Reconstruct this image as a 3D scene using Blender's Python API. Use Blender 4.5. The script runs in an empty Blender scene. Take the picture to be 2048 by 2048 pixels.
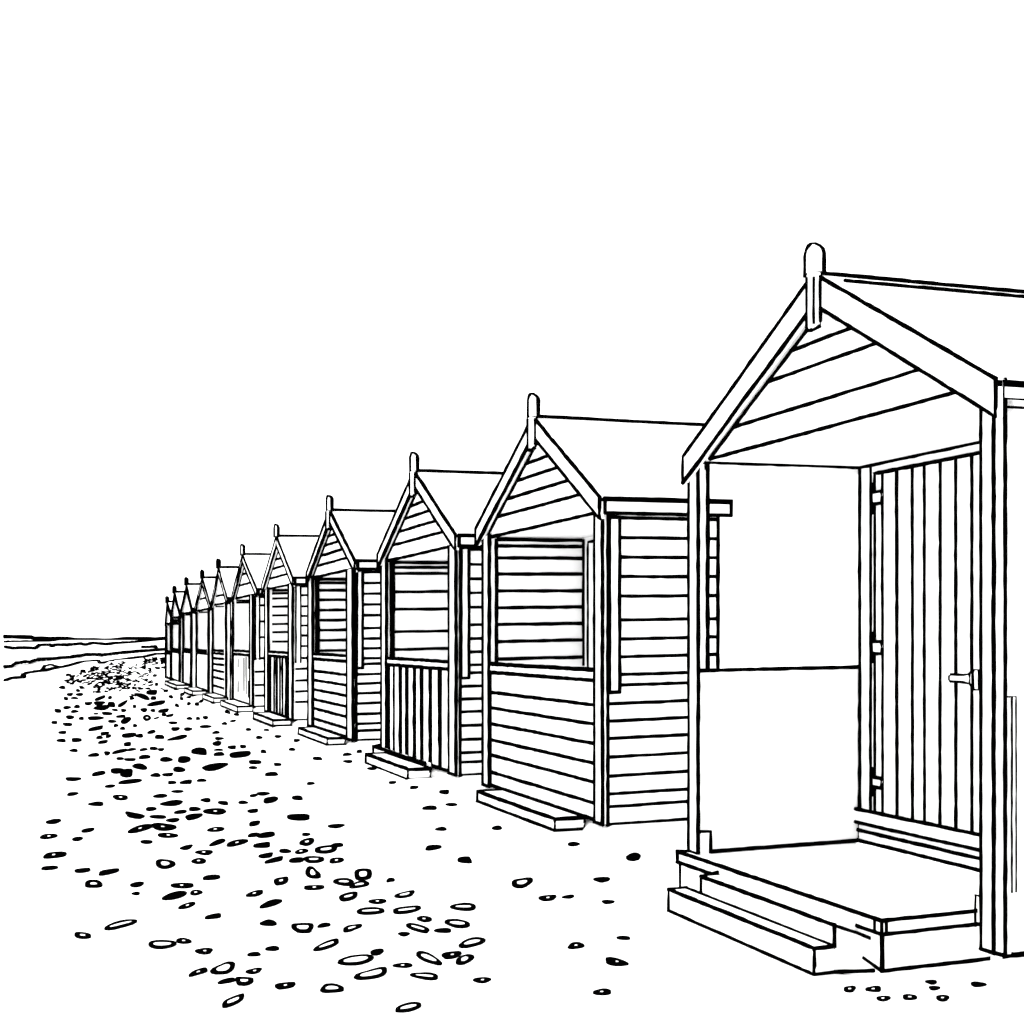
import bpy, math, random
from mathutils import Vector
random.seed(7)
S = bpy.context.scene
COL = S.collection
# ------------------------------------------------------------------ camera numbers (metres, eye 1.24 m above hut floors)
FPX, PHI, EYE, VH = 2446.0, math.radians(20.69), 1.2425, 1277.0
CP, SP = math.cos(PHI), math.sin(PHI)
def fwd(p): return max(1.0, -p[0]*CP + p[1]*SP)
def GX(u, Y):                                     # world X of the photo column u on the vertical plane at Y
    return -Y/math.tan(math.atan((u-1024)/FPX)+PHI)
def FZ(u, v, Y):
    a = -GX(u, Y); return EYE+(VH-v)/FPX*(a*CP+Y*SP)
def sm(a, b, t):
    t = max(0, min(1, (t-a)/(b-a))); return t*t*(3-2*t)
def zg(x, y):                                     # beach level: a low bank in front of the huts, lower by the first hut
    lo = -0.22
    bank = lo + .132*sm(2.9, 3.22, y) + .07*sm(3.45, 3.53, y)
    near = sm(-7.4, -6.0, x)
    n = -0.268
    return bank*(1-near) + n*near
def ground(u, v, up=0.0):
    t = (u-1024)/FPX
    d = (CP*-1+SP*t, SP+CP*t, (VH-v)/FPX)         # ray per unit forward distance
    dz = max(1e-6, -d[2]); a, b = (EYE-.03)/dz, (EYE+.3)/dz
    for _ in range(26):
        k = (a+b)/2
        if EYE-dz*k > zg(d[0]*k, d[1]*k)+up: a = k
        else: b = k
    return Vector((d[0]*k, d[1]*k, EYE+d[2]*k))
# ------------------------------------------------------------------ materials
def mat(name, c0, c1, scale, rough=.9, detail=4, bump=0.0):
    m = bpy.data.materials.new(name); m.use_nodes = True
    nt = m.node_tree; b = nt.nodes['Principled BSDF']
    tc = nt.nodes.new('ShaderNodeTexCoord'); n = nt.nodes.new('ShaderNodeTexNoise')
    n.inputs['Scale'].default_value = scale; n.inputs['Detail'].default_value = detail
    r = nt.nodes.new('ShaderNodeValToRGB')
    r.color_ramp.elements[0].color = (*c0, 1); r.color_ramp.elements[1].color = (*c1, 1)
    nt.links.new(tc.outputs['Object'], n.inputs['Vector']); nt.links.new(n.outputs['Fac'], r.inputs['Fac'])
    nt.links.new(r.outputs['Color'], b.inputs['Base Color'])
    b.inputs['Roughness'].default_value = rough
    b.inputs['Specular IOR Level'].default_value = 0.0
    return m
WHITE = mat('white_paint', (.91,.91,.91), (.94,.94,.94), 3)
PAPER = mat('pale_shingle', (.91,.91,.91), (.94,.94,.94), .7)
FELT = mat('white_roof_felt', (.91,.91,.91), (.94,.94,.94), 5)
SEAM = mat('pale_water', (.83,.84,.85), (.87,.88,.88), .05, rough=.6)
STONE = mat('pale_stone', (.91,.91,.91), (.94,.94,.94), 30)
INK = mat('black_line', (0,0,0), (.0006,.0006,.0006), 9)
DARK = mat('black_stone', (0,0,0), (.0008,.0008,.0008), 40)
# ------------------------------------------------------------------ mesh collector
LW = 1.75
class MB:
    def __init__(s, warp=None, W=3.0):
        s.v=[]; s.f=[]; s.m=[]; s.warp=warp or (lambda p:p); s.W=W
    def face(s, pts, m=0):
        b=len(s.v); s.v += [Vector(s.warp(p)) for p in pts]; s.f.append(list(range(b,b+len(pts)))); s.m.append(m)
    def solid(s, A, B, m=0):                      # two matching loops joined into a closed solid
        n=len(A); b=len(s.v); s.v += [Vector(s.warp(p)) for p in A+B]
        s.f.append(list(range(b,b+n))); s.m.append(m)
        s.f.append(list(range(b+2*n-1,b+n-1,-1))); s.m.append(m)
        for i in range(n):
            j=(i+1)%n; s.f.append([b+i,b+n+i,b+n+j,b+j]); s.m.append(m)
    def ink(s, pts, w=None, m=1, wob=.45, close=False):
        w = (w or s.W)+LW
        P=[Vector(s.warp(p)) for p in pts]
        if close: P.append(P[0].copy())
        Q=[]
        for a,b in zip(P,P[1:]):
            L=(b-a).length
            if L<1e-5: continue
            px=L*FPX/fwd((a+b)/2); k=max(1,min(60,int(px/16)))
            for i in range(k): Q.append(a.lerp(b,i/k))
        Q.append(P[-1])
        if len(Q)<2: return
        N=5; rings=[]; oy=0; ox=0
        for i,q in enumerate(Q):
            t=(Q[min(i+1,len(Q)-1)]-Q[max(i-1,0)])
            if t.length<1e-7: t=Vector((1,0,0))
            t.normalize()
            up=Vector((0,0,1)) if abs(t.z)<.9 else Vector((0,1,0))
            a=t.cross(up).normalized(); c=t.cross(a)
            u=fwd(q)/FPX
            ox=.6*ox+.4*random.uniform(-1,1)*2; oy=.6*oy+.4*random.uniform(-1,1)*2
            end = 0 if (i==0 or i==len(Q)-1) else 1
            q=q+(a*ox+c*oy)*u*wob*end
            r=w*u*(1+random.uniform(-.13,.13))
            if i==0: q=q-t*r*.6
            if i==len(Q)-1: q=q+t*r*.6
            b=len(s.v); ph=random.random()*0+.3
            for k in range(N):
                an=2*math.pi*k/N+ph; s.v.append(q+(a*math.cos(an)+c*math.sin(an))*r)
            rings.append(b)
        for r0,r1 in zip(rings,rings[1:]):
            for k in range(N):
                s.f.append([r0+k,r0+(k+1)%N,r1+(k+1)%N,r1+k]); s.m.append(m)
        s.f.append([rings[0]+k for k in range(N)][::-1]); s.m.append(m)
        s.f.append([rings[-1]+k for k in range(N)]); s.m.append(m)
    def box(s,x0,x1,y0,y1,z0,z1,ink='fdb',w=None):
        A=[(x0,y0,z0),(x1,y0,z0),(x1,y0,z1),(x0,y0,z1)]; B=[(x,y1,z) for x,_,z in A]
        s.solid(A,B)
        s.edges(A,B,ink,w)
    def edges(s,A,B,ink,w=None):
        if 'f' in ink: s.ink(A,w,close=True)
        if 'b' in ink: s.ink(B,w,close=True)
        if 'd' in ink:
            for p,q in zip(A,B): s.ink([p,q],w)
        if 'R' in ink: s.ink([A[1],A[2]],w)        # single front edges
        if 'L' in ink: s.ink([A[0],A[3]],w)
        if 'T' in ink: s.ink([A[3],A[2]],w)
        if 'B' in ink: s.ink([A[0],A[1]],w)
        if 't' in ink: s.ink([A[2],B[2]],w)        # top right edge running back
        if 'u' in ink: s.ink([A[1],B[1]],w)        # bottom right edge running back
        if 'r' in ink: s.ink([B[1],B[2]],w)        # back right upright
    def prism(s,poly,y0,y1,ink='fdb',w=None):     # poly of (x,z)
        A=[(x,y0,z) for x,z in poly]; B=[(x,y1,z) for x,z in poly]
        s.solid(A,B); s.edges(A,B,''.join(c for c in ink if c in 'fbd'),w)
    def build(s,name,parent=None,mats=None,label=None):
        o0=parent.location if parent else Vector((0,0,0))
        if parent and parent.parent: o0=parent.parent.location+parent.location
        me=bpy.data.meshes.new(name); me.from_pydata([tuple(p-o0) for p in s.v],[],s.f)
        for m in (mats or [WHITE,INK]): me.materials.append(m)
        me.polygons.foreach_set('material_index',s.m); me.update()
        o=bpy.data.objects.new(name,me); COL.objects.link(o)
        if parent: o.parent=parent
        if label: o['label']=label
        return o
def empty(name,loc,label,cat,group=None):
    o=bpy.data.objects.new(name,None); COL.objects.link(o); o.location=loc; o.empty_display_size=.2
    o['label']=label; o['category']=cat
    if group: o['group']=group
    return o
HG='timber beach huts standing in a row'
SG='wooden steps at the foot of the huts'
def rounded_top(x0,x1,z0,z1,n=6):
    r=(x1-x0)/2; c=(x0+x1)/2; h=min(r,.5*(z1-z0))
    return [(x0,z0),(x1,z0)]+[(c+r*math.cos(math.pi*i/n),z1-h+h*math.sin(math.pi*i/n)) for i in range(n+1)]
def rounded_bottom(x0,x1,z0,z1,n=6):
    r=(x1-x0)/2; c=(x0+x1)/2; h=min(r,.5*(z1-z0))
    return [(x1,z1),(x0,z1)]+[(c-r*math.cos(math.pi*i/n),z0+h-h*math.sin(math.pi*i/n)) for i in range(n+1)]

def roofwork(root,wp,W,w,xa,xl,xr,za,zl,zr,bw,Y0,Yb,gable_z,zg0,ftop,fbot,far=0,cap=False,fx=(.075,.07),fas=(.0,.105)):
    """gable, two barge boards, roof, fascias and finial; xa/xl/xr = apex and tips at the barge plane Y0"""
    Yg=Y0+.06
    # gable
    g=MB(wp,W); hl=(za-bw-zg0)/(za-zl); hr=(za-bw-zg0)/(za-zr)
    L=(xa+(xl-xa)*hl, zg0); R=(xa+(xr-xa)*hr, zg0); A=(xa, za-bw)
    g.prism([(L[0]-.05,L[1]),(R[0]+.05,R[1]),(A[0],A[1]+.04)],Yg,Yg+.03,'')
    for z in gable_z:
        h1=(za-bw-z)/(za-zl); h2=(za-bw-z)/(za-zr)
        if h1<=0: continue
        g.ink([(xa+(xl-xa)*h1+.01,Yg,z),(xa+(xr-xa)*h2+.03,Yg,z)],w)
    far<4 and g.ink([(xa,Yg,za-bw-.01),(xa+(xl-xa)*hl,Yg,zg0)],W*.9 if far<3 else .4)
    g.build('gable',root)
    # barge boards
    b=MB(wp,W); b.prism([(xl,zl-bw),(xl,zl),(xa,za),(xa,za-bw)],Y0,Y0+.035,'f',None if far<3 else (.9 if far<4 else .5)); b.build('barge_board',root)
    b=MB(wp,W); b.prism([(xr,zr),(xr,zr-bw),(xa,za-bw),(xa,za)],Y0,Y0+.035,'f',None if far<3 else (.9 if far<4 else .5)); b.build('barge_board',root)
    # roof
    r=MB(wp,W); t=.03; Yr=Yb+.62
    e=.004
    r.solid([(xa,Y0+.006,za-e),(xl,Y0+.006,zl-e),(xl,Y0+.006,zl-t),(xa,Y0+.006,za-t)],[(xa,Yr,za-e),(xl,Yb,zl-e),(xl,Yb,zl-t),(xa,Yr,za-t)])
    r.solid([(xa,Y0+.006,za-e),(xa,Y0+.006,za-t),(xr,Y0+.006,zr-t),(xr,Y0+.006,zr-e)],[(xa,Yr,za-e),(xa,Yr,za-t),(xr,Yb,zr-t),(xr,Yb,zr-e)])
    r.ink([(xa,Y0-.0,za+.004),(xa,Yr,za+.004)],W*(1.15 if far<2 else 1.3)); 
    if cap:
        k=.07
        r.ink([(xa+(xr-xa)*k,Y0+.12,za+(zr-za)*k+.004),(xa+(xr-xa)*k,Yr,za+(zr-za)*k+.004)])
    r.build('roof',root,[FELT,INK])
    # fascias along both eaves
    for x,z in ((xl,zl),(xr,zr))[1 if cap else 0:]:
        fm=MB(wp,W); s=1 if x==xl else -1
        fm.box(min(x,x+s*.025),max(x,x+s*.025),Y0+.04,Yb+.004,z-fas[1],z-fas[0]-.004,'Rtur' if s<0 else '',W*.95 if not cap else .5)
        fm.build('fascia',root)
    # finial
    f=MB(wp,W); hx=.045 if far<3 else (.03 if far<4 else .012); y0,y1=Y0-.02,Y0+.025; x0,x1=xa-hx,xa+hx
    f.prism(rounded_top(x0,x1,za-.0,ftop),y0,y1,'')
    P=[(x0,y0,za-.0)]
    for i in range(9):
        c=-math.cos(math.pi*i/8); P.append((xa+hx*c,y0+(y1-y0)*max(0,c),ftop-.05+.05*math.sin(math.pi*i/8)))
    P.append((x1,y1,za-.0))
    f.ink(P,W,wob=.2); f.ink([P[0],P[-1]],W*.8,wob=.1)
    fo=f.build('finial',root)
    if far<3:
        xc=xa+.027; k=.028; yp=Y0-.04; yb=Y0-.002
        f=MB(wp,W); f.prism(rounded_bottom(xc-k,xc+k,fbot,za-.012),yp,yb,'')
        f.ink([(xc-k,yp,za-.03),(xc-k,yp,fbot+.02),(xc-k*.5,yp,fbot+.003),(xc+k*.3,yp,fbot),(xc+k,yb,fbot+.02),(xc+k,yb,fbot+.04),(xc+k,yb,za-.03)],W*.8,wob=.2)
        if far==0: f.ink([(xc+k,yp,fbot+.03),(xc+k,yp,za-.04)],W*.5)
        f.build('pendant',root)

def lines_z(m,x0,x1,y,zs,w):
    for z in zs: m.ink([(x0,y,z),(x1,y,z)],w)
SIDEZ=[1.925,1.793,1.661,1.528,1.367,1.239,1.118,.996,.925,.802,.685,.567,.442,.313,.193,.107]
FRONTZ=[.787,.655,.521,.385,.256,.112]
UPZ=[1.927,1.791,1.646,1.504,1.361,1.216,1.068]
GABZ=[2.105,2.26,2.385,2.505,2.615]

def hut(label,Xl,Xr,xa,xl,xr,za,zs,W,w,upper,lower,far,D=.87,uz=UPZ,fz=FRONTZ,gz=GABZ,sz=SIDEZ,shr=.018,vx=None,pl=.15,pr=.12,uv=None):
    """a boarded beach hut: half-boarded front, open above it to a shallow porch"""
    root=empty('beach_hut',((Xl+Xr)/2,3.5,0),label,'beach hut',HG)
    Y=3.5; Yk=Y+D
    def wp(p):
        x,y,z=p; z=z*zs
        return (x,y,z+(shr*(y-3.5)*min(1,max(0,z/1.5+.6)) if y>3.5 else 0))
    roofwork(root,wp,W,w,xa,xl,xr,za,2.19,2.19,.145,3.44,Yk+.076,gz,2.105,(3.10,3.115)[far>1],2.67,far)
    m=MB(wp,W); m.box(Xl+.06,Xr-.06,Y+.045,Yk-.05,.0,.03,''); m.build('floor',root)
    m=MB(wp,W); m.box(Xl+.01,Xr-.01,Y+.035,Yk,2.106,2.13,''); m.build('ceiling',root)
    m=MB(wp,W); m.box(Xl,Xl+pl,Y-.02,Y+.04,-.01,2.12,'LRB' if far<4 else 'R')
    if far<3: m.ink([(Xl+pl,Y+.045,1.03),(Xl+pl,Y+.045,2.08)],W*(.9 if pl<.18 else 1.8))
    m.build('corner_post',root)
    m=MB(wp,W); m.box(Xr-pr,Xr,Y-.02,Y+.02,-.01,2.10,'LRB' if far<4 else 'R'); m.build('corner_post',root)
    # right wall, its boards drawn on the outside
    m=MB(wp,W); m.box(Xr-.05,Xr-.003,Y+.021,Yk,-.015,2.104,('Rur' if far<3 else 'ur') if far<4 else '')
    if far<4: m.ink([(Xr,Y+.02,2.06),(Xr,Yk,2.06)],w)
    lines_z2=[z for z in sz]
    for z in lines_z2: m.ink([(Xr-.003,Y+.03,z),(Xr-.003,Yk,z)],w)
    m.build('side_wall',root)
    if far<4:
        m=MB(wp,W); m.box(Xr-.002,Xr+.018,Y+.025,Y+.10,.88,2.06,('Rr' if far>2 else 'Rru') if far>1 else 'Rrut',w if far<3 else .3); m.build('cover_strip',root)
    # left wall, boards seen inside
    m=MB(wp,W); m.box(Xl+.003,Xl+pl-.003,Y+.041,Yk,-.015,2.104,'')
    xi=Xl+pl-.003
    m.ink([(xi,Y+.06,2.085),(xi,Yk-.04,2.085)],W*.9)
    if far<4: m.ink([(xi,Y+.06,2.03),(xi,Yk-.04,2.03)],w)
    if upper=='h': 
        for z in uz: m.ink([(xi,Y+.06,z),(xi,Yk-.04,z)],w)
    for z in SIDEZ[::1] if far<2 else []: m.ink([(Xl+.003,Y+.06,z),(Xl+.003,Yk,z)],w)
    if uv:
        for t in uv: m.ink([(xi,Y+.06+(D-.1)*t,1.1),(xi,Y+.06+(D-.1)*t,2.0)],w)
    m.build('side_wall',root)
    # back wall
    m=MB(wp,W); m.box(Xl+pl,Xr-.051,Yk-.012,Yk-.002,-.015,2.104,'')
    x=Xl+pl+.002
    m.ink([(x,Yk-.013,1.0),(x,Yk-.013,2.08)],W*.9)
    m.build('back_wall',root)
    m=MB(wp,W); m.box(x+.12,x+1.0,Yk-.026,Yk-.0125,.04,2.06,'f' if far<3 else '',w*.8)
    m.build('inner_door',root)
    # front half wall
    m=MB(wp,W); m.box(Xl+pl-.005,Xr-pr+.004,Y,Y+.034,.0,.956,'fB' if far<4 else 'B')
    a,b=Xl+pl,Xr-pr
    if lower=='h':
        for z in fz: m.ink([(a,Y,z),(b,Y,z)],W*.95)
    elif lower=='v':
        for t in (vx or []): m.ink([(a+(b-a)*t[0],Y,.03),(a+(b-a)*t[0],Y,.93)],t[1])
    elif lower=='s':
        for t,z0,z1 in (vx or []): m.ink([(a+(b-a)*t,Y,z0),(a+(b-a)*t,Y,z1)],w*.7)
    m.build('front_panel',root)
    m=MB(wp,W); m.box(a+.002,b-.002,Y-.015,Y+.05,.958,1.027,'f'); far<2 and m.ink([(a,Y-.015,1.03),(b,Y-.015,1.03)],W*1.1); m.build('rail',root)
    return root
def step(label,X0,X1,Y0,Y1,z0,z1,W,riser=None,tread=True):
    o=empty('wooden_step',((X0+X1)/2,(Y0+Y1)/2,z0),label,'step',SG)
    m=MB(None,W); m.box(X0,X1,Y0,Y1,z0,z1,'fdb' if z0>-.2 else 'fd')
    if z0<-.2: m.ink([(X0,Y1,z1),(X1,Y1,z1)],W*.9)
    m.build('tread_box',o)
    if riser:
        m=MB(None,W); x0,x1,y0,y1,a,b=riser
        m.box(x0,x1,y0,y1,a,b,'LT')
        m.ink([(x1,y0,z1),(x1,y0,b)]); m.ink([(x0,y0,b),(x0-.03,y1,b+.01)],W*.8)
        if a<-.2: m.ink([(X1,Y1,a),(X1+.115,Y1+.13,a+.025)]); m.ink([(x1+.001,y0,b),(x1+.001,y1,b-.045)],2.0)
        m.build('riser',o)
    return o

# ================================================================== HUT 1 : the near hut with an open porch
def first_hut():
    root=empty('beach_hut',(-5.06,3.5,0),'large near beach hut with open porch, plank door and raised deck at the right edge','beach hut',HG)
    W,w=3.0,2.7
    XL,XR,Y,YB=-6.316,-3.85,3.5,4.604
    def wp(p):
        x,y,z=p
        return (x,y,z+((.004+.008*max(0,z))*(y-3.5) if y>3.5 else 0))
    roofwork(root,wp,3.1,w,-4.994,-6.296,-3.786,3.0,2.297,2.254,.148,3.44,YB+.15,[2.26,2.40,2.58,2.694],2.262,3.137,2.715,0,True,(.0775,.062),(.0,.075))
    # extra soffit line under the left barge (the underside board)
    m=MB(wp,W); m.box(XL,XL+.106,Y-.01,Y+.05,.0,2.26,'LRB'); m.ink([(XL+.108,Y+.052,1.06),(XL+.108,Y+.052,2.27)]); m.build('corner_post',root)
    m=MB(wp,3.2); m.box(-3.918,XR,Y-.012,Y+.045,.0,2.25,'LRB'); m.ink([(-3.80,Y,-.0),(-3.80,Y,2.26)],2.8); m.ink([(XR,Y-.01,0),(-3.80,Y,0)]); m.build('corner_post',root)
    # ceiling
    m=MB(wp,W); m.box(XL+.05,XR,Y+.032,YB,2.264,2.29,''); m.build('ceiling',root)
    # left side: half wall, open above
    m=MB(wp,W); xi=-6.21
    m.box(XL+.03,xi,Y+.051,YB,-.0,1.058,'')
    m.ink([(xi,Y+.0,1.058),(xi,YB,1.058)],2.8); m.ink([(xi,Y,.012),(xi,YB,.012)],3.0); m.build('half_wall',root)
    m=MB(wp,W); m.box(XL+.03,xi,Y+.031,YB,2.215,2.262,''); m.ink([(xi,Y,2.262),(xi,YB,2.262)],3.0); m.build('side_beam',root)
    m=MB(wp,W); m.box(XL+.03,xi,YB,YB+.06,0,2.262,''); m.build('corner_post',root)
    # back wall
    m=MB(wp,W)
    m.box(xi-.0,XR+.0,YB,YB+.05,.205,2.262,'')
    m.ink([(-6.205,YB,.03),(-6.205,YB,2.26)],3.6)
    m.ink([(-6.10,YB,.13),(-6.10,YB,2.26)],2.9)
    m.ink([(xi,YB,2.262),(XR,YB,2.262)],4.0)
    m.build('back_wall',root)
    # baseboard and threshold
    m=MB(wp,W); m.box(-6.25,XR,YB-.03,YB+.045,.124,.204,'fd',2.7); m.build('baseboard',root)
    m=MB(wp,W); m.box(-6.2,XR,YB-.012,YB+.045,.0,.122,'')
    for z in (.076,.014): m.ink([(-6.2,YB-.012,z),(XR,YB-.012,z)],2.9)
    m.build('threshold',root)
    # plank door
    d=MB(wp,W); y=YB-.012
    d.box(-6.045,XR-.02,y,YB-.001,.21,2.20,'')
    d.ink([(-6.045,y,.21),(-6.045,y,2.20),(XR-.02,y,2.20)],2.8)
    for x,k in ((-5.972,2.7),(-5.84,3.6),(-5.704,3.1),(-5.602,2.9),(-5.475,3.1),(-5.348,3.3),(-5.225,3.1),(-5.09,3),(-4.97,3),(-4.85,3),(-4.73,3)):
        d.ink([(x,y,.21),(x+random.uniform(-.004,.004),y,2.19)],k)
    door=d.build('plank_door',root)
    for z0,z1 in ((2.02,2.09),(1.14,1.21),(.355,.41)):
        h=MB(wp,W); h.box(-6.055,-5.965,y-.014,y-.002,z0,z1,'f',3.0); h.ink([(-6.06,y-.012,z0-.05),(-6.06,y-.012,z1+.05)],3.6); h.build('hinge',door)
    h=MB(wp,1.6)
    h.box(-5.19,-5.155,y-.02,y-.002,.96,1.065,'f',.8)
    h.ink([(-5.19,y-.025,.97),(-5.215,y-.03,.995)],1.6); h.ink([(-5.19,y-.025,1.06),(-5.215,y-.03,1.04)],1.6)
    h.prism([(-5.345,.998),(-5.25,.998),(-5.20,.992),(-5.20,1.042),(-5.25,1.036),(-5.345,1.036),(-5.358,1.026),(-5.358,1.006)],y-.04,y-.028,'f',1.3)
    h.build('door_handle',door)
    # deck on a plinth
    m=MB(wp,3.1); m.box(-6.339,-4.47,3.43,YB-.035,-.06,-.002,'')
    A=(-6.339,3.43,-.002);B=(-4.47,3.43,-.002);C=(-4.47,YB,-.002)
    m.ink([A,B,C]); m.ink([(-6.339,3.43,-.062),(-4.47,3.43,-.062),(-4.47,YB,-.062)])
    m.ink([A,(-6.339,3.43,-.062)],4); m.ink([(-6.339,3.43,-.002),(-6.29,3.5,.0)])
    m.ink([B,(-4.47,3.43,-.062)],2.4); m.ink([(-4.515,3.428,-.004),(-4.515,3.428,-.06)],2.4); m.ink([(-4.47,3.455,-.004),(-4.47,3.455,-.06)],2.6)
    m.build('deck',root)
    m=MB(None,3.1); m.box(-6.32,-4.475,3.436,YB+.05,-.27,-.063,'')
    m.ink([(-4.475,3.436,-.065),(-4.475,3.436,-.225)],3.6)
    m.ink([(-4.60,3.436,-.20),(-4.475,3.436,-.225),(-4.475,5.4,-.225)])
    m.ink([(-6.32,3.436,-.065),(-6.32,3.436,-.2)],2.6)
    m.ink([(-4.648,3.432,-.095),(-4.557,3.432,-.098)],2.0)
    m.build('plinth',root)
    m=MB(wp,2.8); m.box(-6.209,-6.192,Y+.0,Y+.062,.0,.13,''); m.ink([(-6.20,Y+.005,.13),(-6.192,Y+.062,.13),(-6.192,Y+.062,.012)],2.4,wob=.1); m.build('foot_block',root)
    # right side wall, its foot blocks and cover strip
    m=MB(wp,W); m.box(-3.90,-3.803,Y+.046,YB+.1,.0,2.2,'u'); m.ink([(-3.80,Y+.05,0),(-3.80,YB,0)]); m.ink([(-3.80,Y,2.15),(-3.80,YB+.1,2.15)],1.2); m.build('side_wall',root)
    m=MB(wp,2.0); m.box(-3.80,-3.785,Y+.02,Y+.04,.25,1.014,'R',.6); m.ink([(-3.80,Y+.012,1.014),(-3.785,Y+.04,1.014),(-3.785,Y+.04,.25)],.6); m.build('cover_strip',root)
    m=MB(wp,W); m.box(-3.95,-3.93,Y+.0,Y+.03,.10,.205,'',2.6); m.ink([(-3.93,Y,.205),(-3.965,Y,.205),(-3.965,Y,.08)],1.0); m.build('foot_block',root)
    m=MB(None,W); m.box(-3.90,-3.87,3.52,3.55,-.27,-.002,''); m.build('footing',root)
    step('long low wooden step of the near hut at the right edge, below its raised deck',-6.017,-4.645,3.2,3.305,-.262,-.145,3.1,(-5.85,-4.648,3.309,3.434,-.262,-.05))
first_hut()
# ================================================================== HUTS 2 - 11
V3=[(.03,2.2),(.115,2.2),(.24,4.6),(.35,4.8),(.475,4.8),(.59,4.8),(.72,5.2),(.86,5.4),(.98,3.0)]
def X44(u): return GX(u,3.44)
hut('second nearest beach hut with sideways boarded half-closed front, left of the open porch hut',
    -9.912,-7.493,X44(1066),X44(952),X44(1199),2.93,1,2.8,2.3,'h','h',1)
hut('third hut from the right, with upright planks and dark gaps on its lower front',
    -13.35,-10.67,X44(828),X44(756),X44(910),2.935,1,2.4,1.8,'h','v',2,uz=[1.963,1.76,1.566,1.318,1.121],vx=V3,pl=.21,pr=.2)
hut('fourth hut from the right, closely boarded sideways above and below the rail',
    GX(620,3.5),GX(709,3.5),X44(659),X44(614),X44(709),2.93,1,2.1,1.6,'h','h',2,pl=.3,pr=.3)
V5=[(.1,2.6),(.28,1.5),(.42,3.2),(.56,2.2),(.68,2.4),(.86,3.4)]
def far_hut(label,ua,ul,ur,utl,utr,zs,W,w,up,lo,uz,gz,fz,sz,vx=None,far=3,uv=None):
    xa=X44(ua)
    return hut(label,GX(ul,3.5),GX(ur,3.5),xa,X44(utl),X44(utr),2.93,zs,W,w,up,lo,far,uz=uz,gz=gz,fz=fz,sz=sz,vx=vx,shr=.02,uv=uv,pl=.3,pr=.3)
far_hut('fifth hut from the right, upright planks below the rail and sideways boards above',553,533,588,524,585,.992,1.6,.9,'h','v',
    [1.94,1.8,1.65,1.5,1.36,1.2],[2.105,2.28,2.43,2.57],[],[1.92,1.75,1.6,1.45,1.3,1.13,.95,.78,.6,.43,.27],V5)
far_hut('sixth hut from the right, plain lower front with a few faint upright lines',485,464,508,465,513,.973,1.5,.9,'v','s',
    [],[2.105,2.35,2.55],[],[1.9,1.6,1.3,.9,.65,.4,.2],[(.28,.7,.85),(.28,.2,.4),(.62,.25,.88),(.74,.2,.9),(.87,.7,.95),(.87,.15,.45)],uv=[.45])
far_hut('seventh hut from the right, plain opening above a sideways boarded lower front',437,424,454,423,454,.953,1.4,.7,'p','h',
    [],[2.105,2.3],[.84,.7,.55,.38,.18],[],None,4)
far_hut('eighth hut from the right, small plain front with a flat pale lower panel',404.5,392,419,390,420,.925,1.4,.7,'v','s',
    [],[2.105,2.4],[],[],None,4,uv=[.3,.62])
far_hut('ninth hut from the right, small and plain, third from the far end',373,366,384,361,384,.922,1.5,.8,'p','s',[],[2.105],[],[],None,4)
far_hut('tenth hut from the right, narrow distant hut next to last in the row',349,342,361,342,360,.892,1.5,.8,'p','s',[],[2.105],[],[],None,4)
far_hut('farthest hut, only a dark narrow sliver at the left end of the row',334.5,332,345,330.5,346,.815,1.5,.8,'p','s',[],[2.105],[],[],None,4)
# steps (ground is at about -.08 in front of these huts)
step('long low step below the second nearest hut',-9.387,-7.768,3.25,3.47,-.08,-.0,2.9)
step('plain low step below the hut with upright planks',GX(733,3.18),GX(816,3.18),3.18,3.40,-.1,.0,2.5,(GX(747,3.4),GX(848,3.4),3.405,3.47,-.06,.03))
step('short step below the fourth hut from the right',GX(598,3.22),GX(655,3.22),3.22,3.44,-.08,.005,1.5)
step('pale step below the fifth hut from the right',GX(508,3.15),GX(546,3.15),3.15,3.42,-.08,.01,1.5)
step('small step below the sixth hut from the right',GX(442,3.15),GX(475,3.15),3.15,3.42,-.08,.02,.5)
step('tiny step below the seventh hut from the right',GX(406,3.15),GX(428,3.15),3.15,3.42,-.08,.02,.5)
step('tiny faint step below the eighth hut from the right',GX(369,3.1),GX(385,3.1),3.1,3.4,-.08,.02,.5)
step('tiny dark step below the ninth hut from the right',GX(331,3.1),GX(353,3.1),3.1,3.4,-.08,.02,.5)

# ================================================================== BEACH, SEA
def grid(name,xs,ys,mats,zf,kind='structure'):
    v=[(x,y,zf(x,y)) for y in ys for x in xs]; n=len(xs)
    f=[[j*n+i,j*n+i+1,(j+1)*n+i+1,(j+1)*n+i] for j in range(len(ys)-1) for i in range(n-1)]
    me=bpy.data.meshes.new(name); me.from_pydata(v,[],f)
    for m in mats: me.materials.append(m)
    o=bpy.data.objects.new(name,me); COL.objects.link(o); o['kind']=kind
    for p in me.polygons: p.use_smooth=True
    return o
xs=[-3000,-1500,-700,-300,-150,-80]+[-60+i for i in range(50)]+[-10+i*.25 for i in range(48)]+[3,8,20,60,300,1500]
ys=[-3000,-1500,-700,-300,-100,-40,-15,-6,-2,0,1,2,2.6]+[2.7+.05*i for i in range(18)]+[3.7,4.5,6,10,40,150,700,1500,3000]
grid('beach',xs,ys,[PAPER],zg)
A=lambda pts:[(x/4.83,1240+y/4.83) for x,y in pts]
L1=A([(50,158),(300,165),(330,174),(640,176),(730,191),(1000,195),(1180,195)])
L1b=A([(1080,200),(1220,188),(1440,188),(1500,195),(1580,190),(1632,196)])
L2=A([(50,220),(80,216),(250,214),(460,212),(540,203),(640,196)])
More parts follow.
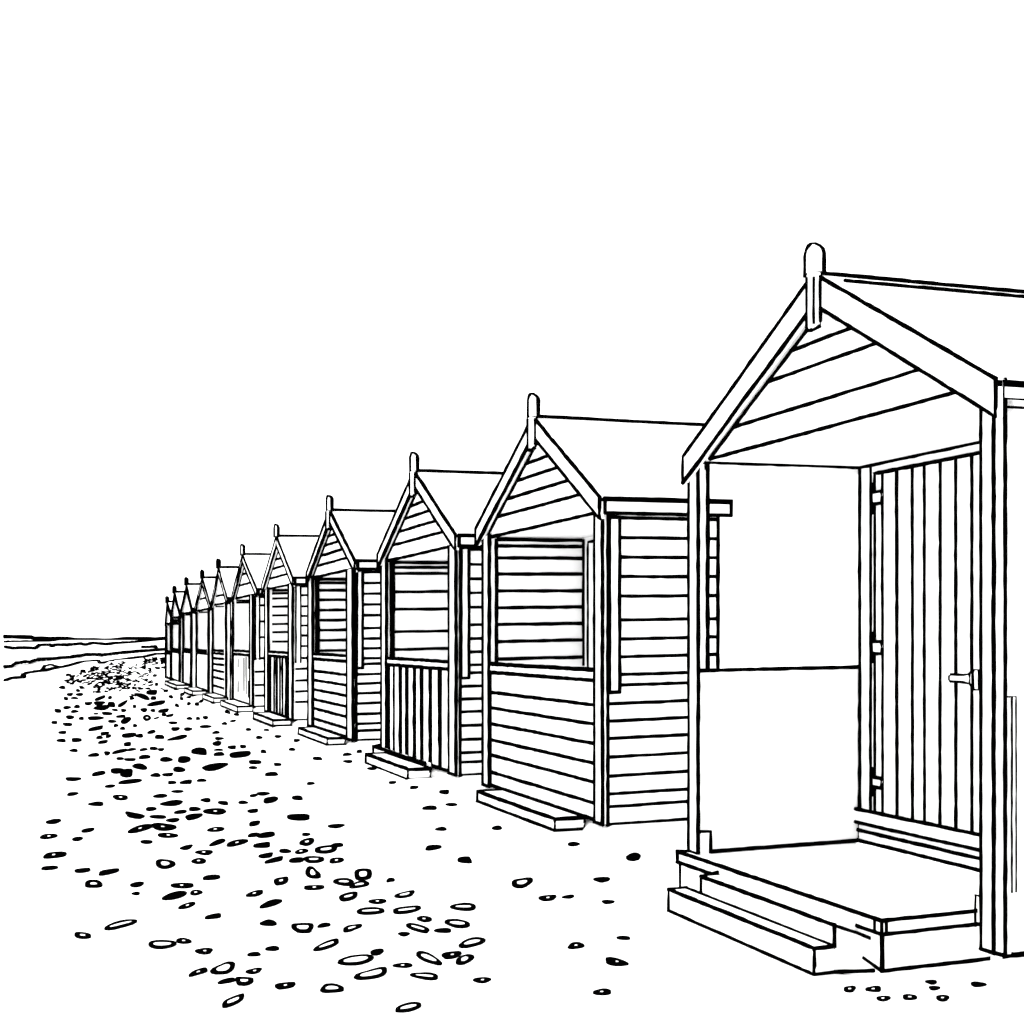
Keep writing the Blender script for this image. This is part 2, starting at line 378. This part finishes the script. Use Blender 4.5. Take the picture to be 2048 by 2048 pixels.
L3=A([(50,275),(130,290),(220,284),(340,290),(380,256),(480,252),(500,268),(530,252),(700,250),(780,240),(820,252),(900,232),(1030,248),(1100,236),(1300,222),(1440,208),(1560,196)])
L4=A([(50,482),(110,480),(160,442),(260,428),(290,434),(340,410),(500,392),(640,382),(850,350),(1000,356),(1200,330),(1400,312),(1500,305),(1640,292)])
L5=A([(50,595),(110,574),(230,566),(240,550),(215,542),(260,522),(400,502),(560,470),(640,455),(800,412),(950,402),(970,425),(1100,400),(1250,380),(1400,362),(1500,338),(1640,334)])
def flat(pts,dz): return [ (ground(u,v).x, ground(u,v).y, -.22+dz) for u,v in pts]
# wet sand between the two shore lines, sea beyond the upper one
def ext(P,k=4.0):
    a=Vector(P[0]); b=Vector(P[1]); d=(a-b).normalized()
    P=[tuple(a+Vector((160,-35,0)))]+P
    c=Vector(P[-1]); e=Vector(P[-4]); d=(c-e).normalized()
    return P+[tuple(c+d*300)]
s4=ext(flat(L4,.012)); s5=ext(flat(L5,.006))
m=MB(None,2.2)
n=24
def resample(P,n):
    P=[Vector(p) for p in P]; L=[0]
    for a,b in zip(P,P[1:]): L.append(L[-1]+(b-a).length)
    out=[]
    for i in range(n):
        t=L[-1]*i/(n-1); k=max(j for j in range(len(L)) if L[j]<=t+1e-9); k=min(k,len(P)-2)
        out.append(P[k].lerp(P[k+1],(t-L[k])/max(1e-9,L[k+1]-L[k])))
    return out
def on(P,d): return [(p[0],p[1],zg(p[0],p[1])+d) for p in P]
def strip(P,Q,z):
    d=z+.22
    for i in range(len(P)-1):
        m.face([(q.x,q.y,zg(q.x,q.y)+d) for q in (P[i],P[i+1],Q[i+1],Q[i])])
def strip_(P,Q,z):
    for i in range(len(P)-1):
        m.face([(P[i].x,P[i].y,z),(P[i+1].x,P[i+1].y,z),(Q[i+1].x,Q[i+1].y,z),(Q[i].x,Q[i].y,z)])
strip(resample(s5,40),resample(s4,40),-.214)
m.ink(on(flat(L5,0),.05),2.0)
o=m.build('wet_sand',None,[PAPER,INK]); o['kind']='structure'
m=MB(None,2.2)
far=[Vector((p[0]*1.0-2800,p[1]*1.0-900,0)) for p in s4]
r4=resample(s4,40); ks=[0,.01,.04,.12,.35,1]
for a,b in zip(ks,ks[1:]): strip_([Vector((q.x-500*a,q.y-2900*a,0)) for q in r4],[Vector((q.x-500*b,q.y-2900*b,0)) for q in r4],-.19)
m.ink(on(flat(L4,0),.16),2.0)
m.ink(on(flat(L3,0),.25),1.9)
m.ink(on(flat(L2,0),.3),1.6)
m.ink(on(flat(A([(1378,275),(1500,270),(1520,298)]),0),.2),1.8)
o=m.build('sea',None,[SEAM,INK]); o['kind']='structure'
def atdist(u,v,d):
    t=(u-1024)/FPX; return ((-CP+SP*t)*d,(SP+CP*t)*d,EYE+(VH-v)/FPX*d)
m=MB(None,2.2)
m.ink([atdist(u,v,900) for u,v in L1],2.9); m.ink([atdist(u,v-.6,880) for u,v in L1b],4.6)
o=m.build('headland',None,[PAPER,INK]); o['kind']='structure'
# drift log beside the shore line
m=MB(None,1.9)
pts=[ground(u,v) for u,v in A([(400,500),(430,455),(490,442),(560,462),(500,480),(430,502)])]
m.solid([(p.x,p.y,p.z+.03) for p in pts],[(p.x,p.y,p.z-.02) for p in pts]); m.ink([(p.x,p.y,p.z+.03) for p in pts],2.3,close=True,wob=.2)
o=m.build('beached_rock',None,[STONE,INK]); o['label']='small pale rock lying on the far left waterline'; o['category']='rock'

# ================================================================== PEBBLES (one object each)
#  x0,y0,x1,y1,tilt,type   type 0 solid, 1 small pale spot, 2 pale centre
ZA=(0,1240,4.83); ZB=(80,1580,4.83); ZC=(480,1580,4.83); ZD=(780,1480,3.864); ZE=(380,1380,4.83); ZF=(380,1848,2.147); ZR=(1300,1400,2.583)
DATA=[(ZA,'''570 638 635 664;735 668 772 694 -.2;648 706 702 732;735 706 802 732;618 745 656 772;686 745 752 763;822 792 886 820;610 832 684 858;716 822 772 850;530 860 588 894
686 870 752 896;638 922 714 956;764 937 808 964;502 976 550 1004;610 995 695 1022;570 1072 638 1100;550 1150 636 1178;695 1140 782 1178;676 1246 752 1274;638 1517 772 1554;648 1662 752 1698 .15
840 932 1003 964 .06;850 1025 1003 1070 .2;918 687 975 703;905 785 1012 822 .1;910 820 1060 872 .12;1045 792 1110 840;1045 735 1080 762;1140 782 1225 838 .5;1255 743 1293 770;1285 820 1312 848
1083 860 1138 878;1170 860 1216 886;908 898 946 912;985 890 1082 916;1130 918 1208 944;1045 966 1120 992;1170 938 1262 1002 .2;1100 1005 1138 1032;1285 1008 1322 1032;1160 1034 1208 1060;918 735 1010 778 .3
1362 850 1420 888;1458 860 1497 888;1382 918 1456 972 0 1;1488 938 1535 956 .3;1527 860 1632 892 .1;1565 900 1603 928;1613 908 1670 936 .2;1430 1062 1497 1100 .2;1497 1112 1584 1148;1660 1034 1728 1070
1778 1038 1854 1070 .1;1632 982 1710 1004;968 1082 1052 1110 .1;1022 1105 1072 1138 .3;927 1122 994 1148;956 1160 1034 1196 .2;1180 1090 1310 1136 .12;1314 1100 1380 1136 .1;1198 1182 1266 1216
1632 1110 1806 1166 .22;1806 938 1854 964;1806 795 1842 820;1690 812 1728 838 -.3;1806 736 1842 754;1740 746 1768 772;1740 706 1778 732 .2;1632 728 1670 754;1682 648 1718 676;1584 672 1620 696;1604 594 1660 616;1497 610 1526 634
1420 782 1604 828 .15;1420 676 1516 722;1304 706 1446 768 -.3;1458 738 1506 770;1092 1246 1226 1290 .2;1226 1238 1314 1264 .15;1352 1238 1420 1264 .15;1450 1226 1516 1256;1527 1238 1584 1264
860 1285 956 1322 .1;1006 1270 1062 1304;1130 1325 1188 1352;1208 1334 1304 1362;1342 1304 1449 1342 .12;1546 1324 1662 1370;1718 1315 1836 1380;1285 1386 1420 1446 -.1;1072 1430 1190 1482;1160 1440 1285 1516
890 1460 1014 1506 .2;1150 1536 1362 1584 .12;1014 1590 1110 1620 .1;1458 1480 1550 1516;1574 1478 1670 1508 .05;1670 1420 1788 1468;1622 1555 1700 1584;1740 1545 1854 1584 .12;1662 1642 1768 1670 .05;1487 1680 1613 1718 .08
1555 1742 1768 1796 .05;860 1757 1004 1796;1092 1690 1236 1738 0 1;1410 1806 1507 1844;1690 1835 1797 1872 .1;1208 1855 1390 1918 -.2;1450 1884 1604 1918;1420 465 1458 492 .3;1372 445 1410 463;1497 455 1546 472;1372 525 1410 550'''),
(ZB,'''1555 80 1652 115;1728 106 1816 144 -.1;1438 165 1546 202;1400 225 1565 288 .22;1594 174 1788 240 0 1;1226 270 1342 312 .1;56 282 204 326 .08;404 366 522 410 .2;308 453 416 492 .12;0 424 164 472 .05 1
858 330 1082 414 .22 1;1082 318 1304 394 -.06 1;1140 414 1324 462 0 1;976 482 1082 520;1622 357 1778 404 .1 1;1642 472 1788 540 .33;1352 530 1478 578 .22;1506 580 1672 626 0 1;1468 658 1604 714 .05 1
1120 665 1295 762 -.05 2;28 600 260 656 .08 1;18 732 164 774 .08;338 753 484 800 .15;570 762 754 820 .15;436 870 598 946 0 2;870 888 1006 936 .12;888 985 966 1014;1266 898 1488 946 0 1;1180 976 1420 1062 .22
1450 966 1565 1014 0 1;1342 1082 1498 1150 .3 1;1574 820 1740 868 .05;1604 1196 1750 1245 .1;628 1246 928 1352 .25 2;338 1372 484 1438 -.05 2;1042 1448 1314 1535 0 2;1314 1430 1460 1486 0 1;1497 1528 1672 1584 0 1
1450 1720 1614 1796 .3 1;1664 1662 1884 1786 .2 2;1730 1815 1884 1872 .2;1884 1806 2058 1884 0 2;1806 472 1998 548 .25 1'''),
(ZC,'''96 38 170 66 .1;165 18 280 52;222 66 366 124 .15;502 57 608 95;-20 106 77 134;77 183 174 220 .15;454 232 676 292;86 300 194 345 .15;77 415 190 453 .1;170 405 338 462 .15;850 328 1006 366 .05;600 415 676 442
145 505 290 560 .1;580 463 715 540 .25 2;378 570 492 608;532 570 656 616 .1 1;735 530 928 616 .15 2;888 512 994 550;184 608 320 656 .15;250 648 416 704 .2;484 650 612 704 .1;620 638 802 704 .05 2;860 656 1004 704 .08 1
628 745 774 858 -.2 2;330 840 464 916 .2 2;908 850 1100 925 0 2;1100 762 1276 868 .1 2;1064 880 1246 946 .15 2;1420 850 1488 888 .1;628 918 802 965 0 1;68 966 222 1034 .25 1;956 985 1140 1072 .25 2
1246 1052 1412 1100 0 1;1497 976 1690 1042 .2 2;194 1052 404 1140 .3;1130 1132 1392 1206 .05 2;1478 1120 1738 1196 .12 2;194 1256 358 1314;502 1285 715 1376 0 2;753 1285 870 1328 .1;995 1295 1160 1372 .25 2
1710 1218 1855 1274 0 1;1604 1285 1834 1382 -.3 2;1526 1372 1642 1410 .05;724 1440 958 1554 .35 2;250 1507 378 1555 .1;77 1565 194 1608 .1;966 1584 1276 1700 .15 2;1256 1535 1392 1594 .15;1130 1718 1420 1834 .2 2
1488 1670 1662 1718 0 1;58 1720 212 1776 .15 1;338 1855 532 1922 .15 1'''),
(ZF,'''138 305 232 355 .35 2;880 335 996 380 .22 2;560 257 657 296 0 2;1735 278 1808 306 0 1'''),
(ZD,'''-8 318 45 338;154 355 215 377;386 386 456 416;254 510 363 540;432 487 518 510;356 672 434 702 .05;788 664 866 695 .08;270 812 394 850 .1;525 904 633 950;1376 788 1461 818;1830 872 1936 934 0 2;942 1066 1096 1140 .1 2
1152 1198 1284 1242 .08 1;1336 1196 1422 1226 .12;1576 1058 1701 1097 .05;1638 1236 1731 1266 .05;470 1260 672 1320 0 2;425 1384 618 1452 -.05 2;348 1454 472 1490;534 1524 734 1606 .2 2;200 1632 394 1738 -.38 2
402 1632 548 1690 .15 1;512 1654 640 1738 .25 2;170 1794 378 1854 -.08 2;642 1834 780 1876 0 1;1754 1515 1855 1544;1376 1564 1499 1614 .05 1;1652 1685 1839 1745 -.12 1'''),
(ZR,'''1002 1478 1062 1508 0 1;1120 1478 1194 1508 0 1;1172 1528 1240 1555 0 1;1308 1520 1374 1550 0 1;1478 1524 1545 1555 0 1;1426 1446 1482 1468;1440 1478 1498 1498;1658 1456 1732 1482'''),
(ZE,'''88 95 126 122 .3;48 122 86 150;204 108 232 132;338 195 386 228 -.3;426 225 472 248;60 262 92 288;126 252 172 280;310 312 356 336;386 290 444 308 .1;96 340 202 366;540 368 588 394;714 378 762 394;638 445 696 472
820 436 878 462;1004 474 1054 500;222 396 280 424 .1;242 455 318 482;222 494 300 538;368 538 444 568;484 532 540 560;232 570 318 586;232 602 328 636 .1;386 590 580 654 .12;684 580 734 608;956 560 1014 588
1188 648 1275 676;1478 608 1555 635 .1;1488 676 1564 704;1612 580 1660 606;1718 745 1796 772;18 560 165 626 -.1;108 705 368 778 .15;570 678 686 714;570 738 648 762;812 706 878 732;724 795 850 830 .08;1130 888 1198 916 .05
68 860 154 886;-40 870 18 905''')]
PB=[]
for (ox,oy,sc),txt in DATA:
    for rec in txt.replace('\n',';').split(';'):
        a=[float(q) for q in rec.split()]
        if len(a)<4: continue
        a+= [0]*(6-len(a))
        PB.append(((a[0]+a[2])/2/sc+ox,(a[1]+a[3])/2/sc+oy,(a[2]-a[0])/sc,(a[3]-a[1])/sc,a[4],int(a[5])))
PB.sort(key=lambda p:-p[2]*p[3])
SMALLREST=PB[300:]; PB=PB[:300]
def outline(u,v,A_,B_,k,n,rs,e):
    out=[]
    for i in range(n):
        t=2*math.pi*i/n; c,s=math.cos(t),math.sin(t)
        c=math.copysign(abs(c)**e,c); s=math.copysign(abs(s)**e,s)
        r=rs[i%len(rs)]
        out.append((u+A_*c*r, v+B_*s*r-k*A_*c*r))
    return out
def pebble_mesh(m,pb):
    u,v,w_,h_,k,ty=pb
    A_=w_/2; B_=math.sqrt(max((h_/2)**2-(k*A_)**2,(h_*.28)**2))+1.1; A_+=1.0
    g=ground(u,v); d=fwd(g)
    t=min(.008,.35*B_*d/FPX); sp=t*FPX/d
    n=16; q1,q2=random.random()*6.3,random.random()*6.3; a1,a2_=random.uniform(.02,.12),random.uniform(.02,.13); rs=[1+a1*math.cos(2*math.pi*i/n*2+q1)+a2_*math.cos(2*math.pi*i/n*3+q2)+random.uniform(-.03,.03) for i in range(n)]; e=random.choice((.72,.85,1.0,1.08))
    top=[ground(a,b,t) for a,b in outline(u,v-sp*.5,A_,max(B_-sp*.5,.6),k,n,rs,e)]
    bot=[Vector((p.x,p.y,zg(p.x,p.y)-.01)) for p in top]
    m.solid([tuple(p) for p in top],[tuple(p) for p in bot],1)
    if ty:
        if ty==2: a2,b2=max(A_-11.3,3),max(B_-7.3,1.4)
        else: a2,b2=min(3.0,A_*.28),.8
        cx_=u+(random.uniform(-.1,.1)*A_ if ty==1 else 0)
        inn=[ground(a,b,t+.0015) for a,b in outline(cx_,v-sp*.5,a2,b2,k,n,rs,e)]
        m.solid([tuple(p) for p in inn],[(p.x,p.y,p.z-.003) for p in inn],0)
    return g
# labels: what each looks like and where it lies, ranked left to right inside its neighbourhood
def where(u,v):
    if u>1380: return 'on the beach below the first hut'
    rows=((1400,'by the waterline'),(1470,'in the far distance'),(1540,'in the farther middle'),(1600,'past mid beach'),(1660,'at mid beach'),(1730,'below mid beach'),(1800,'in near foreground'),(1880,'low in foreground'),(3000,'at photo bottom'))
    r=next(t for q,t in rows if v<q)
    cols=((170,'far left'),(260,'left of the drift'),(350,'inside the drift'),(440,'right of the drift'),(540,'below farther huts'),(660,'below fourth hut'),(780,'below third hut'),(900,'by second step'),(1100,'below second step'),(3000,'between near steps'))
    return r+' '+next(t for q,t in cols if u<q)
groups={}
for i,p in enumerate(PB):
    kind={0:'solid black',1:'pale-speckled',2:'black-rimmed white'}[p[5]]
    shp='slanting' if abs(p[4])>=.18 else ('slim' if p[2]>3.1*p[3] else 'oval')
    groups.setdefault((kind,shp,where(p[0],p[1])),[]).append(i)
names={2:('left','right'),3:('leftmost','middle','rightmost'),4:('leftmost','second','penultimate','rightmost'),
 5:('leftmost','second','middle','penultimate','rightmost'),6:('leftmost','second','third','last but two','penultimate','rightmost'),
 7:('leftmost','second','third','middle','last but two','penultimate','rightmost')}
cnt={2:'pair',3:'three',4:'four',5:'five',6:'six',7:'seven'}
LBL={}
for (kind,shp,wh),ids in groups.items():
    ids.sort(key=lambda i:PB[i][0])
    for j,i in enumerate(ids):
        if len(ids)==1: LBL[i]='%s %s pebble %s'%(kind,shp,wh)
        elif len(ids) in names: LBL[i]='%s %s pebble %s, %s of %s'%(kind,shp,wh,names[len(ids)][j],cnt[len(ids)])
        else: LBL[i]='%s %s pebble %s'%(kind,shp,wh)
for i,p in enumerate(PB):
    m=MB(); g=pebble_mesh(m,p)
    me=bpy.data.meshes.new('pebble'); me.from_pydata([tuple(q-g) for q in m.v],[],m.f)
    me.materials.append(STONE); me.materials.append(DARK); me.polygons.foreach_set('material_index',m.m)
    o=bpy.data.objects.new('pebble',me); o.location=g; COL.objects.link(o)
    if len(LBL[i].split())>16: LBL[i]=LBL[i].replace('the ','').replace('in near','near')
    o['label']=LBL[i]; o['category']='pebble'; o['group']='pebbles scattered over the beach'
# fine shingle drift, too dense to count
m=MB()
for p in SMALLREST: pebble_mesh(m,p)
random.seed(11)
for _ in range(290):
    if random.random()<.62: x,y=random.gauss(1040,170),random.gauss(540,85)
    else: x,y=random.gauss(1270,190),random.gauss(570,95)
    if random.random()<.12: x,y=random.uniform(1380,1590),random.uniform(350,420)
    lim=610-.17*x
    if y<lim-10 or y<365 or y>740 or x<650 or x>1600: continue
    w_=random.uniform(14,54); h_=random.uniform(8,15)
    pebble_mesh(m,(x/4.83,1240+y/4.83,w_/4.83,h_/4.83,random.uniform(-.5,.5),0))
for x,y in ((660,530),(700,545),(690,575),(650,585),(740,580),(770,595),(700,610),(800,490),(820,540),(850,555),(860,618),(880,490),(905,520),(890,470)):
    pebble_mesh(m,(x/4.83,1240+y/4.83,random.uniform(30,60)/4.83,4,random.uniform(-.2,.5),0))
o=m.build('shingle',None,[STONE,DARK]); o['kind']='stuff'; o['label']='dense dark drift of fine shingle near the waterline'; o['category']='shingle'

# ================================================================== light, camera
w=bpy.data.worlds.new('World'); S.world=w; w.use_nodes=True
bg=w.node_tree.nodes['Background']; bg.inputs[0].default_value=(1,1,1,1); bg.inputs[1].default_value=1.0   # even white overcast sky
sd=bpy.data.lights.new('sun','SUN'); sd.energy=.5; sd.angle=math.radians(40); sd.color=(1,.99,.97)
so=bpy.data.objects.new('sun',sd); so.rotation_euler=(math.radians(35),0,math.radians(-25)); COL.objects.link(so)
cd=bpy.data.cameras.new('camera'); cam=bpy.data.objects.new('camera',cd); COL.objects.link(cam)
cam.location=(0,0,EYE); cam.rotation_euler=(math.pi/2,0,math.pi/2-PHI)
cd.sensor_width=36; cd.lens=FPX/2048*36; cd.shift_y=(VH-1024)/2048; cd.clip_start=.05; cd.clip_end=6000
S.camera=cam
S.view_settings.view_transform='Standard'; S.view_settings.look='None'; S.view_settings.gamma=1; S.view_settings.exposure=1.35
S.render.resolution_x=1024; S.render.resolution_y=1024
S.cycles.max_bounces=8; S.cycles.diffuse_bounces=6
